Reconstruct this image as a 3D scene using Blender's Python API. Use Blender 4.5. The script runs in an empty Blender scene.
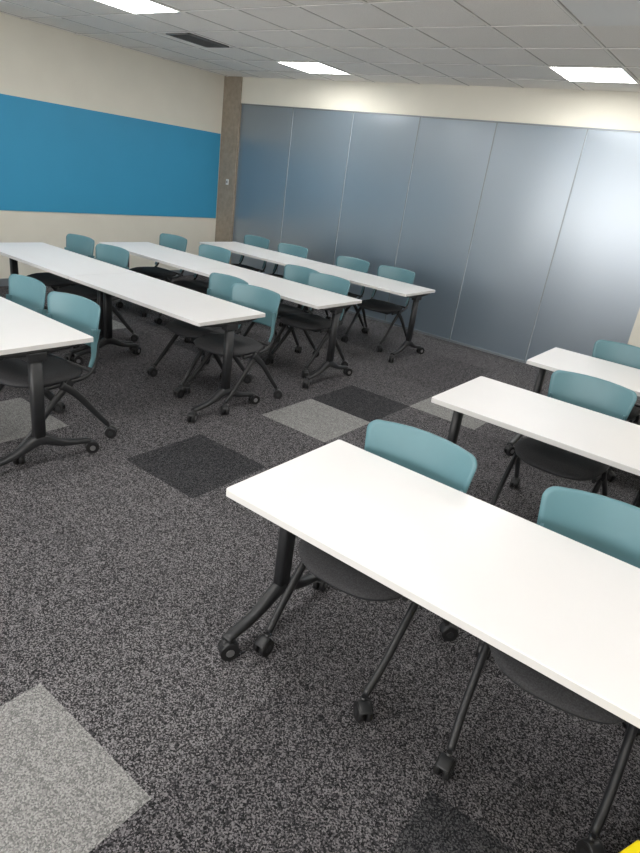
import bpy, bmesh, math, random
from mathutils import Vector, Matrix
random.seed(4)
sc=bpy.context.scene
col=sc.collection
sc.view_settings.view_transform='Standard'

# ------------------------------------------------ materials
def mat(name, base, rough=.6, spec=.5, metal=0., coat=0.):
    m=bpy.data.materials.new(name); m.use_nodes=True
    b=m.node_tree.nodes['Principled BSDF']
    b.inputs['Base Color'].default_value=(*base,1); b.inputs['Roughness'].default_value=rough
    b.inputs['Specular IOR Level'].default_value=spec; b.inputs['Metallic'].default_value=metal
    b.inputs['Coat Weight'].default_value=coat
    return m
def nt(m): return m.node_tree.nodes, m.node_tree.links, m.node_tree.nodes['Principled BSDF']
def add_noise(m, scale, amt, bump=0., bscale=None):
    N,L,b=nt(m); base=b.inputs['Base Color'].default_value[:]
    tc=N.new('ShaderNodeTexCoord'); n=N.new('ShaderNodeTexNoise'); n.inputs['Scale'].default_value=scale; n.inputs['Detail'].default_value=4
    L.new(tc.outputs['Object'],n.inputs['Vector'])
    r=N.new('ShaderNodeValToRGB')
    r.color_ramp.elements[0].position=.3; r.color_ramp.elements[1].position=.7
    r.color_ramp.elements[0].color=tuple(c*(1-amt) for c in base[:3])+(1,)
    r.color_ramp.elements[1].color=tuple(min(1,c*(1+amt)) for c in base[:3])+(1,)
    L.new(n.outputs['Fac'],r.inputs['Fac']); L.new(r.outputs['Color'],b.inputs['Base Color'])
    if bump:
        n2=N.new('ShaderNodeTexNoise'); n2.inputs['Scale'].default_value=bscale or scale; n2.inputs['Detail'].default_value=2
        L.new(tc.outputs['Object'],n2.inputs['Vector'])
        bp=N.new('ShaderNodeBump'); bp.inputs['Strength'].default_value=bump; bp.inputs['Distance'].default_value=.002
        L.new(n2.outputs['Fac'],bp.inputs['Height']); L.new(bp.outputs['Normal'],b.inputs['Normal'])
    return m
def carpet(name, lo, mid, hi, p=(.16,.5,.88)):
    m=mat(name,mid,.95,.1); N,L,b=nt(m)
    tc=N.new('ShaderNodeTexCoord')
    v=N.new('ShaderNodeTexVoronoi'); v.inputs['Scale'].default_value=235; v.inputs['Randomness'].default_value=.7
    L.new(tc.outputs['Object'],v.inputs['Vector'])
    sp=N.new('ShaderNodeSeparateColor'); L.new(v.outputs['Color'],sp.inputs['Color'])
    n=N.new('ShaderNodeTexNoise'); n.inputs['Scale'].default_value=30; n.inputs['Detail'].default_value=3
    L.new(tc.outputs['Object'],n.inputs['Vector'])
    a=N.new('ShaderNodeMath'); a.operation='MULTIPLY_ADD'; a.inputs[1].default_value=.40
    L.new(n.outputs['Fac'],a.inputs[0]); 
    mu=N.new('ShaderNodeMath'); mu.operation='MULTIPLY_ADD'; mu.inputs[1].default_value=.92; mu.inputs[2].default_value=-.16
    L.new(sp.outputs['Red'],mu.inputs[0]); L.new(mu.outputs[0],a.inputs[2])
    r=N.new('ShaderNodeValToRGB'); e=r.color_ramp.elements
    e[0].position=p[0]; e[0].color=(*lo,1); e[1].position=p[2]; e[1].color=(*hi,1)
    x=e.new(p[1]); x.color=(*mid,1)
    L.new(a.outputs[0],r.inputs['Fac']); L.new(r.outputs['Color'],b.inputs['Base Color'])
    bp=N.new('ShaderNodeBump'); bp.inputs['Strength'].default_value=.5; bp.inputs['Distance'].default_value=.003
    L.new(v.outputs['Distance'],bp.inputs['Height']); bp.invert=True
    L.new(bp.outputs['Normal'],b.inputs['Normal'])
    return m

M_wall=add_noise(mat('cream_paint',(.74,.715,.63),.75,.3),3,.02,.15,60)
M_blue=add_noise(mat('blue_gloss_paint',(.045,.31,.53),.42,.4),2,.02)
M_ceil=add_noise(mat('ceiling_tile',(.82,.80,.765),.9,.1),260,.10)
M_grid=mat('ceiling_grid_metal',(.82,.80,.77),.5,.4)
M_gap=mat('ceiling_shadow_gap',(.42,.41,.39),.8,.1)
M_col=add_noise(mat('column_concrete',(.32,.275,.22),.8,.3),18,.12,.3,40)
M_frame=mat('aluminium_frame',(.28,.31,.34),.4,.5,.5)
M_seam=mat('silicone_seam',(.33,.38,.43),.6,.3)
M_top=add_noise(mat('white_laminate',(.78,.77,.77),.30,.5),4,.01)
M_edge=mat('laminate_edge',(.66,.65,.64),.5,.4)
M_black=add_noise(mat('black_metal',(.020,.021,.023),.42,.5),30,.1)
M_wheel=mat('castor_rubber',(.012,.012,.013),.5,.4)
M_silver=mat('castor_metal',(.45,.45,.46),.3,.5,.9)
M_teal=add_noise(mat('teal_plastic',(.105,.222,.255),.40,.5),6,.04)
M_fabric=add_noise(mat('charcoal_fabric',(.050,.050,.053),.9,.2),220,.3,.4,300)
M_shell=mat('seat_shell_plastic',(.035,.036,.04),.5,.4)
M_yellow=mat('yellow_plastic',(.85,.68,.01),.4,.5)
M_white=mat('white_plastic',(.75,.75,.73),.4,.5)
M_dark=mat('dark_gap',(.03,.03,.03),.8,.2)
M_vent=mat('vent_metal',(.16,.16,.16),.5,.4)
C_base=carpet('carpet_base',(.013,.013,.014),(.053,.052,.056),(.215,.205,.215))
C_base2=carpet('carpet_base_b',(.011,.011,.012),(.046,.045,.049),(.190,.180,.190))
C_base3=carpet('carpet_base_c',(.015,.015,.016),(.060,.058,.062),(.235,.225,.235))
C_light=carpet('carpet_light',(.13,.13,.13),(.215,.213,.21),(.33,.327,.32))
C_dark=carpet('carpet_dark',(.011,.011,.013),(.026,.026,.029),(.085,.085,.09))
M_emit=bpy.data.materials.new('led_diffuser'); M_emit.use_nodes=True
b=M_emit.node_tree.nodes['Principled BSDF']; b.inputs['Base Color'].default_value=(.9,.9,.9,1)
b.inputs['Emission Color'].default_value=(1,.985,.95,1); b.inputs['Emission Strength'].default_value=21.5

# frosted film glass: glossy + translucent + diffuse
M_glass=bpy.data.materials.new('frosted_glass'); M_glass.use_nodes=True
N=M_glass.node_tree.nodes; L=M_glass.node_tree.links; N.clear()
o=N.new('ShaderNodeOutputMaterial')
d=N.new('ShaderNodeBsdfDiffuse'); d.inputs['Color'].default_value=(.20,.265,.325,1)
t=N.new('ShaderNodeBsdfTranslucent'); t.inputs['Color'].default_value=(.5,.66,.85,1)
gl=N.new('ShaderNodeBsdfAnisotropic'); gl.inputs['Color'].default_value=(.86,.92,.98,1); gl.inputs['Roughness'].default_value=.30
tc=N.new('ShaderNodeTexCoord'); mp=N.new('ShaderNodeMapping'); mp.inputs['Scale'].default_value=(1.2,1,.3)
nz=N.new('ShaderNodeTexNoise'); nz.inputs['Scale'].default_value=1.3; nz.inputs['Detail'].default_value=0
bp=N.new('ShaderNodeBump'); bp.inputs['Strength'].default_value=.25; bp.inputs['Distance'].default_value=.05
L.new(tc.outputs['Object'],mp.inputs['Vector']); L.new(mp.outputs[0],nz.inputs['Vector']); L.new(nz.outputs['Fac'],bp.inputs['Height']); L.new(bp.outputs[0],gl.inputs['Normal'])
m1=N.new('ShaderNodeMixShader'); m1.inputs[0].default_value=.38
L.new(d.outputs[0],m1.inputs[1]); L.new(t.outputs[0],m1.inputs[2])
m2=N.new('ShaderNodeMixShader'); lw=N.new('ShaderNodeFresnel'); lw.inputs['IOR'].default_value=3.3
L.new(lw.outputs[0],m2.inputs[0]); L.new(m1.outputs[0],m2.inputs[1]); L.new(gl.outputs[0],m2.inputs[2])
L.new(m2.outputs[0],o.inputs['Surface'])

# ------------------------------------------------ mesh builder
class B:
    def __init__(s): s.bm=bmesh.new(); s.mats=[]
    def mi(s,m):
        if m not in s.mats: s.mats.append(m)
        return s.mats.index(m)
    def face(s,vs,m,smooth=False):
        try: f=s.bm.faces.new(vs)
        except ValueError: return
        f.material_index=s.mi(m); f.smooth=smooth
    def box(s,c,size,m,bev=0,M=None):
        r=bmesh.ops.create_cube(s.bm,size=1)
        mt=Matrix.Translation(c)@Matrix.Diagonal((*size,1))
        if M: mt=M@mt
        bmesh.ops.transform(s.bm,matrix=mt,verts=r['verts'])
        fs=set(f for v in r['verts'] for f in v.link_faces)
        for f in fs: f.material_index=s.mi(m)
        if bev:
            es=list(set(e for f in fs for e in f.edges))
            rr=bmesh.ops.bevel(s.bm,geom=es,offset=bev,segments=2,affect='EDGES',profile=.5)
            for f in rr['faces']: f.material_index=s.mi(m)
    def cyl(s,p,q,r,m,seg=16,r2=None,smooth=True):
        p=Vector(p);q=Vector(q);d=q-p
        rr=bmesh.ops.create_cone(s.bm,cap_ends=True,segments=seg,radius1=r,radius2=r if r2 is None else r2,depth=d.length)
        mt=Matrix.Translation((p+q)/2)@d.to_track_quat('Z','Y').to_matrix().to_4x4()
        bmesh.ops.transform(s.bm,matrix=mt,verts=rr['verts'])
        for f in set(f for v in rr['verts'] for f in v.link_faces):
            f.material_index=s.mi(m); f.smooth=smooth and len(f.verts)==4
    def tube(s,pts,ra,rb,m,seg=12,up=(1,0,0),sub=6,n=2.0):
        """oval sweep. ra = half-size along 'up', rb = perpendicular; numbers or per-point lists"""
        P=[Vector(p) for p in pts]; k=len(P)
        RA=ra if isinstance(ra,(list,tuple)) else [ra]*k
        RB=rb if isinstance(rb,(list,tuple)) else [rb]*k
        out=[]
        for i in range(k-1):
            p0=P[max(i-1,0)];p1=P[i];p2=P[i+1];p3=P[min(i+2,k-1)]
            ns=sub if k>2 else 1
            for j in range(ns):
                t=j/ns
                q=.5*((2*p1)+(-p0+p2)*t+(2*p0-5*p1+4*p2-p3)*t*t+(-p0+3*p1-3*p2+p3)*t**3)
                out.append((q,RA[i]*(1-t)+RA[i+1]*t,RB[i]*(1-t)+RB[i+1]*t))
        out.append((P[-1],RA[-1],RB[-1]))
        rings=[]
        for i,(q,a,b) in enumerate(out):
            T=(out[min(i+1,len(out)-1)][0]-out[max(i-1,0)][0]).normalized()
            U=Vector(up); U=(U-T*U.dot(T)).normalized(); V=T.cross(U)
            ring=[]
            for j in range(seg):
                an=2*math.pi*j/seg; c,sn=math.cos(an),math.sin(an)
                c=math.copysign(abs(c)**(2/n),c); sn=math.copysign(abs(sn)**(2/n),sn)
                ring.append(s.bm.verts.new(q+U*a*c+V*b*sn))
            rings.append(ring)
        for i in range(len(rings)-1):
            for j in range(seg):
                s.face([rings[i][j],rings[i][(j+1)%seg],rings[i+1][(j+1)%seg],rings[i+1][j]],m,True)
        s.face(list(reversed(rings[0])),m); s.face(rings[-1],m)
    def lens(s,outline,rings,f1,f2,m1,m2):
        """closed pad from 2D outline; f1/f2(x,y,k)->3D"""
        nO=len(outline); S=[]
        for f,m in ((f1,m1),(f2,m2)):
            c=s.bm.verts.new(f(0,0,0)); prev=None; rs=[]
            for r in range(1,rings+1):
                k=(r/rings)**.8
                ring=[s.bm.verts.new(f(x*k,y*k,k)) for x,y in outline]; rs.append(ring)
                for j in range(nO):
                    a,b=ring[j],ring[(j+1)%nO]
                    if prev is None: s.face([c,a,b] if f is f1 else [c,b,a],m,True)
                    else:
                        q=[prev[j],a,b,prev[(j+1)%nO]]
                        s.face(q if f is f1 else q[::-1],m,True)
                prev=ring
            S.append(prev)
        for j in range(nO):
            s.face([S[0][j],S[1][j],S[1][(j+1)%nO],S[0][(j+1)%nO]],m2,True)
    def mesh(s,name):
        bmesh.ops.recalc_face_normals(s.bm,faces=s.bm.faces)
        me=bpy.data.meshes.new(name); s.bm.to_mesh(me); s.bm.free()
        for m in s.mats: me.materials.append(m)
        return me
def put(name,me,loc=(0,0,0),rot=0,parent=None):
    o=bpy.data.objects.new(name,me); o.location=loc; o.rotation_euler=(0,0,rot); col.objects.link(o)
    if parent: o.parent=parent
    return o
def selli(a,b,n,seg=48,b2=None):
    out=[]
    for j in range(seg):
        t=2*math.pi*j/seg; c,s_=math.cos(t),math.sin(t)
        bb=b if s_>=0 or b2 is None else b2
        out.append((a*math.copysign(abs(c)**(2/n),c),bb*math.copysign(abs(s_)**(2/n),s_)))
    return out
def rrect(a,b,r,k=8,e=6):
    """rounded rectangle outline, ccw"""
    out=[]
    cs=[(a-r,b-r,0),(-a+r,b-r,90),(-a+r,-b+r,180),(a-r,-b+r,270)]
    for q,(cx,cy,a0) in enumerate(cs):
        arc=[(cx+r*math.cos(math.radians(a0+90*i/k)),cy+r*math.sin(math.radians(a0+90*i/k))) for i in range(k+1)]
        out+=arc
        nx,ny,na=cs[(q+1)%4]; st=(nx+r*math.cos(math.radians(na)),ny+r*math.sin(math.radians(na)))
        for i in range(1,e): out.append((arc[-1][0]+(st[0]-arc[-1][0])*i/e,arc[-1][1]+(st[1]-arc[-1][1])*i/e))
    return out

def castor(b,x,y,ang=0.,r=.034,stemz=.085,silver=False):
    """twin-wheel castor; (x,y) stem position, trailing direction ang"""
    c,s_=math.cos(ang),math.sin(ang)
    tx,ty=x+c*.016,y+s_*.016
    ax=Vector((-s_,c,0))
    for k in (-1,1):
        p=Vector((tx,ty,r))+ax*(.006*k); q=Vector((tx,ty,r))+ax*(.026*k)
        b.cyl(p,q,r,M_wheel,20)
        q2=q+ax*(.002*k); b.cyl(q,q2,r*.45,M_silver if silver else M_black,14)
    b.tube([Vector((tx,ty,r))+Vector((c,s_,0))*(-.034)+Vector((0,0,.004)),Vector((tx,ty,r+.037))-Vector((c,s_,0))*.008,Vector((tx,ty,r))+Vector((c,s_,0))*.032+Vector((0,0,.018))],.023,.005,M_black,10,up=ax,sub=5)
    b.cyl((x,y,r+.01),(x,y,stemz),.010,M_black,10)

# ------------------------------------------------ chair (seat centre at origin, sitter faces -Y)
def chair_mesh():
    b=B()
    o=selli(.245,.215,2.7,48,.275)
    def top(x,y,k): return (x,y,.462+.010*(k**2)-.030*max(0,k-.72)**1.5/.15-.16*max(0,-y-.12)**1.6)
    def bot(x,y,k): return (x*.96,y*.96,.390+.034*k**3-.16*max(0,-y-.12)**1.6)
    b.lens(o,9,top,bot,M_fabric,M_shell)
    # backrest shell
    w=.246;h=.128;zc=.710
    ob=[]
    for x,z in rrect(w,h,.042):
        t=(z/h+1)/2
        ob.append((x*(.88+.12*t) ,z+.008*(1-(x/w)**2)*(1 if z>0 else -1.2)))
    def yb(x,z): return .300+.16*(z)-1.0*x*x
    def fr(x,z,k): return (x,yb(x,z)-.006+.002*k,zc+z)
    def bk(x,z,k): return (x,yb(x,z)+.006-.002*k,zc+z)
    b.lens(ob,9,fr,bk,M_teal,M_teal)
    for sx in (-1,1):
        b.tube([(sx*.212,.248,.70),(sx*.216,.232,.61),(sx*.223,.220,.54),(sx*.226,.19,.475)],[.006,.006,.007,.008],[.035,.026,.018,.014],M_teal,12,up=(1,0,0),sub=5)
        b.tube([(sx*.203,.266,.67),(sx*.215,.252,.58),(sx*.228,.225,.48),(sx*.232,.15,.425),(sx*.232,0,.412),(sx*.220,-.12,.404)],.010,.013,M_black,10,sub=5)
        b.cyl((sx*.195,.02,.41),(sx*.252,.02,.41),.028,M_black,16)
        b.tube([(sx*.236,.05,.415),(sx*.236,-.06,.33),(sx*.232,-.20,.18),(sx*.222,-.295,.088)],[.014,.014,.014,.014],[.024,.022,.019,.016],M_black,12,sub=5)
        b.tube([(sx*.244,-.03,.415),(sx*.254,.07,.335),(sx*.268,.19,.19),(sx*.278,.275,.088)],[.014,.014,.014,.014],[.024,.022,.019,.016],M_black,12,sub=5)
        castor(b,sx*.222,-.300,math.radians(-90+sx*25)+.4)
        castor(b,sx*.278,.280,math.radians(70-sx*30))
    b.cyl((-.24,.02,.40),(.24,.02,.40),.012,M_black,10)
    b.cyl((-.235,.215,.44),(.235,.215,.44),.010,M_black,10)
    b.box((0,.02,.385),(.30,.20,.02),M_black,.004)
    return b.mesh('classroom_chair')
CH=chair_mesh()

# ------------------------------------------------ table
W=1.534; D=.656; ZT=.73
def table_mesh():
    b=B()   # origin at centre of footprint
    r=.012; pts=[]
    for cx,cy,a0 in ((W/2-r,D/2-r,0),(-W/2+r,D/2-r,90),(-W/2+r,-D/2+r,180),(W/2-r,-D/2+r,270)):
        for k in range(6):
            a=math.radians(a0+90*k/5); pts.append((cx+r*math.cos(a),cy+r*math.sin(a)))
    layers=[(ZT-.027,-.0),(ZT-.003,0.0),(ZT-.0005,-.0015)]
    rings=[]
    for z,off in layers:
        rings.append([b.bm.verts.new((x*(1+off/(W/2)),y*(1+off/(D/2)),z)) for x,y in pts])
    n=len(pts)
    b.face(rings[0][::-1],M_edge); b.face(rings[-1],M_top)
    for i in range(2):
        for j in range(n): b.face([rings[i][j],rings[i][(j+1)%n],rings[i+1][(j+1)%n],rings[i+1][j]],M_edge if i==0 else M_top)
    for sx in (-1,1):
        X=sx*(W/2-.040)
        b.tube([(X,-.25,ZT-.036),(X,-.05,ZT-.05),(X,.05,ZT-.05),(X,.25,ZT-.036)],[.022]*4,[.008,.018,.018,.008],M_black,12,up=(1,0,0),n=4)
        b.box((X,0,ZT-.07),(.065,.11,.05),M_black,.008)
        b.tube([(X,0,ZT-.05),(X,0,.16)],.024,.034,M_black,16,n=4)
        b.tube([(X,-.305,.082),(X,-.15,.110),(X,-.03,.165),(X,.03,.165),(X,.15,.110),(X,.305,.082)],[.022,.022,.026,.026,.022,.022],[.013,.019,.032,.032,.019,.013],M_black,14,n=3,sub=5)
        castor(b,X,-.305,math.radians(-60*sx),.037,.085,True)
        castor(b,X,.305,math.radians(70*sx),.037,.085,True)
    b.tube([(-W/2+.05,0,ZT-.065),(W/2-.05,0,ZT-.065)],.016,.022,M_black,12,up=(0,1,0),n=4)
    return b.mesh('classroom_table')
TB=table_mesh()

LX=-2.925
def table(x0,y0): put('classroom_table',TB,(x0+W/2,y0+D/2,0))
for y in (1.24,2.67,3.96,5.40):
    table(LX-W,y); table(LX-2*W-.006,y)
for x,y in ((-1.235,1.280),(-1.250,2.790),(-1.215,4.15)): table(x,y); table(x+W+.006,y)

def chair(x,yb,deg=0): 
    a=math.radians(deg)
    put('classroom_chair',CH,(x+.28*math.sin(a), yb-.28*math.cos(a),0),a)
for x,y,a in [(-.905,2.03,2),(-.175,2.07,6),(-.66,3.68,0),(0.03,3.68,0),(-.735,4.97,0),(0.02,4.97,0),(.66,2.07,0),(.74,3.68,4),
   (-3.36,2.06,6),(-3.90,2.06,-2),(-5.05,2.06,0),(-5.7,2.06,0),
   (-3.22,3.53,6),(-3.62,3.63,-3),(-5.05,3.50,3),(-5.64,3.54,0),
   (-3.41,4.75,4),(-3.80,4.82,-3),(-4.98,4.74,2),(-5.72,4.78,0),
   (-3.52,6.20,4),(-4.12,6.18,0),(-5.02,6.12,2),(-5.67,6.14,-3)]:
    chair(x,y,a)

# ------------------------------------------------ room
X0,X1,Y0,G,H=-7.32,3.2,-2.6,6.957,2.83
def slab(name,lo,hi,m):
    b=B(); c=[(a+b_)/2 for a,b_ in zip(lo,hi)]; b.box(c,[b_-a for a,b_ in zip(lo,hi)],m); return put(name,b.mesh(name))
slab('wall_left',(X0-.12,Y0-.12,0),(X0,G+.2,H),M_wall)
slab('wall_right',(X1,Y0-.12,0),(X1+.12,G+.2,H),M_wall)
b=B(); wx0,wx1,wz0,wz1=-5.2,1.2,.9,2.4  # unseen window opening, added so fill light reaches ceiling and walls
b.box(((X0+wx0)/2,Y0-.06,H/2),(wx0-X0,.12,H),M_wall); b.box(((X1+wx1)/2,Y0-.06,H/2),(X1-wx1,.12,H),M_wall)
b.box(((wx0+wx1)/2,Y0-.06,wz0/2),(wx1-wx0,.12,wz0),M_wall); b.box(((wx0+wx1)/2,Y0-.06,(H+wz1)/2),(wx1-wx0,.12,H-wz1),M_wall)
put('wall_front',b.mesh('wall_front'))
b=B()
for k in range(5): b.box((wx0+(wx1-wx0)*k/4,Y0-.06,(wz0+wz1)/2),(.05,.06,wz1-wz0),M_white)
for z in (wz0+.02,wz1-.02): b.box(((wx0+wx1)/2,Y0-.06,z),(wx1-wx0,.06,.04),M_white)
put('added_window',b.mesh('added_window'))  # frame bars of the added window behind the camera
ZH=2.50
slab('wall_back_header',(X0,G-.004,ZH),(X1,G+.14,H),M_wall)
slab('wall_back',(-1.06,G-.004,0),(X1,G+.14,ZH),M_wall)
slab('column',(X0,G-.03,0),(-6.975,G+.1,H),M_col)
b=B(); b.box((-7.12,G-.035,1.42),(.05,.012,.08),M_white,.003); b.box((-7.12,G-.043,1.42),(.02,.005,.03),M_vent,.001); put('light_switch',b.mesh('light_switch'))
b=B(); xs=[-6.975,-5.99,-4.985,-4.01,-3.04,-2.06,-1.06]
for i in range(6):
    b.box(((xs[i]+xs[i+1])/2,G+.02,(ZH+.02)/2),(xs[i+1]-xs[i]-.006,.010,ZH-.02),M_glass)
put('window_1',b.mesh('window_1'))
b=B()
for x in xs[1:-1]:
    b.box((x-.004,G+.017,ZH/2),(.006,.014,ZH-.02),M_frame); b.box((x+.003,G+.017,ZH/2),(.007,.014,ZH-.02),M_seam)
b.box(((xs[0]+xs[-1])/2,G+.02,.012),(xs[-1]-xs[0],.03,.024),M_frame)
b.box(((xs[0]+xs[-1])/2,G+.02,ZH-.008),(xs[-1]-xs[0],.03,.016),M_frame)
put('trim_1',b.mesh('trim_1'))
slab('wall_corridor',(X0-.12,G+2.2,0),(X1+.12,G+2.3,H),M_wall)
slab('wall_corridor_left',(X0-.12,G+.2,0),(X0,G+2.2,H),M_wall)
slab('wall_corridor_right',(X1,G+.2,0),(X1+.12,G+2.2,H),M_wall)
b=B(); b.box((X0+.006,(Y0+.3+G-.05)/2,(.868+2.07)/2),(.012,G-.05-Y0-.3,2.07-.868),M_blue); put('blue_wall_panel',b.mesh('blue_wall_panel'))
slab('baseboard_left',(X0,Y0,0),(X0+.012,G-.03,.09),M_frame)
slab('baseboard_back',(-1.06,G-.016,0),(X1,G-.004,.09),M_frame)
slab('baseboard_right',(X1-.012,Y0,0),(X1,G-.016,.09),M_frame)

# floor of carpet tiles
s=.6065; gx=-2.157; gy=1.985
special={}
def cell(x,y): return (math.floor((x-gx)/s),math.floor((y-gy)/s))
for x,y,m in [(-2.45,3.5,C_light),(-1.85,4.7,C_light),(-1.25,.45,C_light),(-2.45,2.3,C_dark),(-2.45,4.1,C_dark),(0,1.05,C_dark),(-3.7,1.7,C_light),(-4.3,4.1,C_dark),(-5.3,3.5,C_light)]:
    special[cell(x,y)]=m
b=B()
FX0,FX1,FY0,FY1=X0-.12,X1+.12,Y0-.12,G+2.3
i0,j0=cell(FX0,FY0); i1,j1=cell(FX1,FY1)
for i in range(i0,i1+1):
    for j in range(j0,j1+1):
        xa=max(FX0,gx+i*s);xb=min(FX1,gx+(i+1)*s);ya=max(FY0,gy+j*s);yb_=min(FY1,gy+(j+1)*s)
        if xb<=xa or yb_<=ya: continue
        m=special.get((i,j)) or random.choice([C_base,C_base,C_base2,C_base3])
        b.face([b.bm.verts.new(p) for p in ((xa,ya,0),(xb,ya,0),(xb,yb_,0),(xa,yb_,0))],m)
fl=b.mesh('floor'); put('floor',fl)

# ceiling
c=.63; cx0=-1.58; cy0=5.84
lights=[(-1.58-c+c*i,5.84-c*j) for i in (0,-5,5) for j in (0,4,8,12)]
slab('ceiling',(X0-.12,Y0-.12,H),(X1+.12,G+2.3,H+.05),M_ceil)
b=B()
k=math.floor((X0-cx0)/c)+1
while cx0+k*c<X1:
    b.box((cx0+k*c,(Y0+G)/2,H-.0045),(.020,G-Y0,.003),M_grid)
    b.box((cx0+k*c,(Y0+G)/2,H-.0015),(.034,G-Y0,.003),M_gap)
    k+=1
k=math.floor((Y0-cy0)/c)+1
while cy0+k*c<G:
    b.box(((X0+X1)/2,cy0+k*c,H-.005),(X1-X0,.020,.003),M_grid)
    b.box(((X0+X1)/2,cy0+k*c,H-.002),(X1-X0,.034,.003),M_gap); k+=1
put('trim_2',b.mesh('trim_2'))
b=B()
b.box((0,0,-.004),(c-.03,c-.03,.006),M_emit)
for sx,sy,wx,wy in ((1,0,.02,c),(-1,0,.02,c),(0,1,c,.02),(0,-1,c,.02)):
    b.box((sx*(c/2-.012),sy*(c/2-.012),-.005),(wx,wy,.010),M_white)
LP=b.mesh('ceiling_light_panel')
for x,y in lights: put('ceiling_light_panel',LP,(x+c/2,y+c/2,H))
b=B(); vx,vy,vw,vd=-5.58,4.88,.34,.56
b.box((vx,vy,H-.003),(vw,vd,.006),M_dark)
for k in range(14):
    b.box((0,0,0),(vw-.04,.022,.003),M_vent,0,Matrix.Translation((vx,vy-vd/2+.03+k*.0385,H-.010))@Matrix.Rotation(.5,4,'X'))
for sx,sy,wx,wy in ((1,0,.02,vd),(-1,0,.02,vd),(0,1,vw,.02),(0,-1,vw,.02)):
    b.box((vx+sx*(vw/2-.01),vy+sy*(vd/2-.01),H-.009),(wx,wy,.012),M_vent)
put('ceiling_vent',b.mesh('ceiling_vent'))
b=B(); cxx,cyy=-1.04,4.00
b.box((cxx,cyy,H-.02),(.94,.94,.04),M_white,.012)
b.box((cxx,cyy,H-.043),(.50,.50,.01),M_white,.004)
put('ceiling_air_conditioner',b.mesh('ceiling_air_conditioner'))
# yellow bin
b=B(); hh=.45; a1=.13; a2=.15; th=.006
def ringv(a,z): return [b.bm.verts.new(p) for p in ((-a,-a,z),(a,-a,z),(a,a,z),(-a,a,z))]
R_=[ringv(a1,0),ringv(a2,hh),ringv(a2-th,hh),ringv(a1-th,.006)]
b.face(R_[0][::-1],M_yellow); b.face(R_[3],M_yellow)
for i in range(3):
    for j in range(4): b.face([R_[i][j],R_[i][(j+1)%4],R_[i+1][(j+1)%4],R_[i+1][j]],M_yellow)
b.box((0,0,hh+.003),(2*a2+.012,2*a2+.012,.022),M_yellow,.005)
b.box((0,0,hh+.016),(2*a2-.06,2*a2-.06,.010),M_yellow,.004)
b.box((0,.06,hh+.026),(.10,.02,.014),M_yellow,.004)
put('yellow_waste_bin',b.mesh('yellow_waste_bin'),(.245,1.032,0),math.radians(-23.5))

# ------------------------------------------------ lights
def area(name,loc,rot,sx,sy,power,colr):
    l=bpy.data.lights.new(name,'AREA'); l.shape='RECTANGLE'; l.size=sx; l.size_y=sy; l.energy=power; l.color=colr
    o=bpy.data.objects.new(name,l); o.location=loc; o.rotation_euler=rot; col.objects.link(o)
# added lights behind the frosted glass, shining back (-Y) to make its glow patches
area('glass_glow_light',(-1.75,G+.6,2.10),(math.radians(-90),0,0),.5,.4,9,(.85,.93,1))
area('glass_glow_light',(-1.40,G+.5,1.25),(math.radians(-90),0,0),.4,.5,7,(.62,.82,1))
area('glass_glow_light',(-3.2,G+1.0,1.9),(math.radians(-90),0,0),1.0,.8,12,(.9,.95,1))
area('added_fill_light',((wx0+wx1)/2,Y0-.35,1.55),(math.radians(106),0,0),wx1-wx0,1.5,260,(1,.97,.94))  # added fill outside the opening, tilted up to brighten ceiling and walls
w=bpy.data.worlds.new('world'); sc.world=w; w.use_nodes=True
w.node_tree.nodes['Background'].inputs[0].default_value=(.8,.85,.95,1); w.node_tree.nodes['Background'].inputs[1].default_value=.5

# ------------------------------------------------ camera
cd=bpy.data.cameras.new('camera'); cam=bpy.data.objects.new('camera',cd); col.objects.link(cam)
cam.matrix_world=Matrix.Translation((0,0,1.7396))@Matrix.Rotation(math.radians(34.686),4,'Z')@Matrix.Rotation(math.radians(90-22.83),4,'X')@Matrix.Rotation(math.radians(8.017),4,'Z')
cd.sensor_fit='HORIZONTAL'; cd.sensor_width=36; cd.lens=598.52/640*36; cd.clip_start=.02
sc.camera=cam
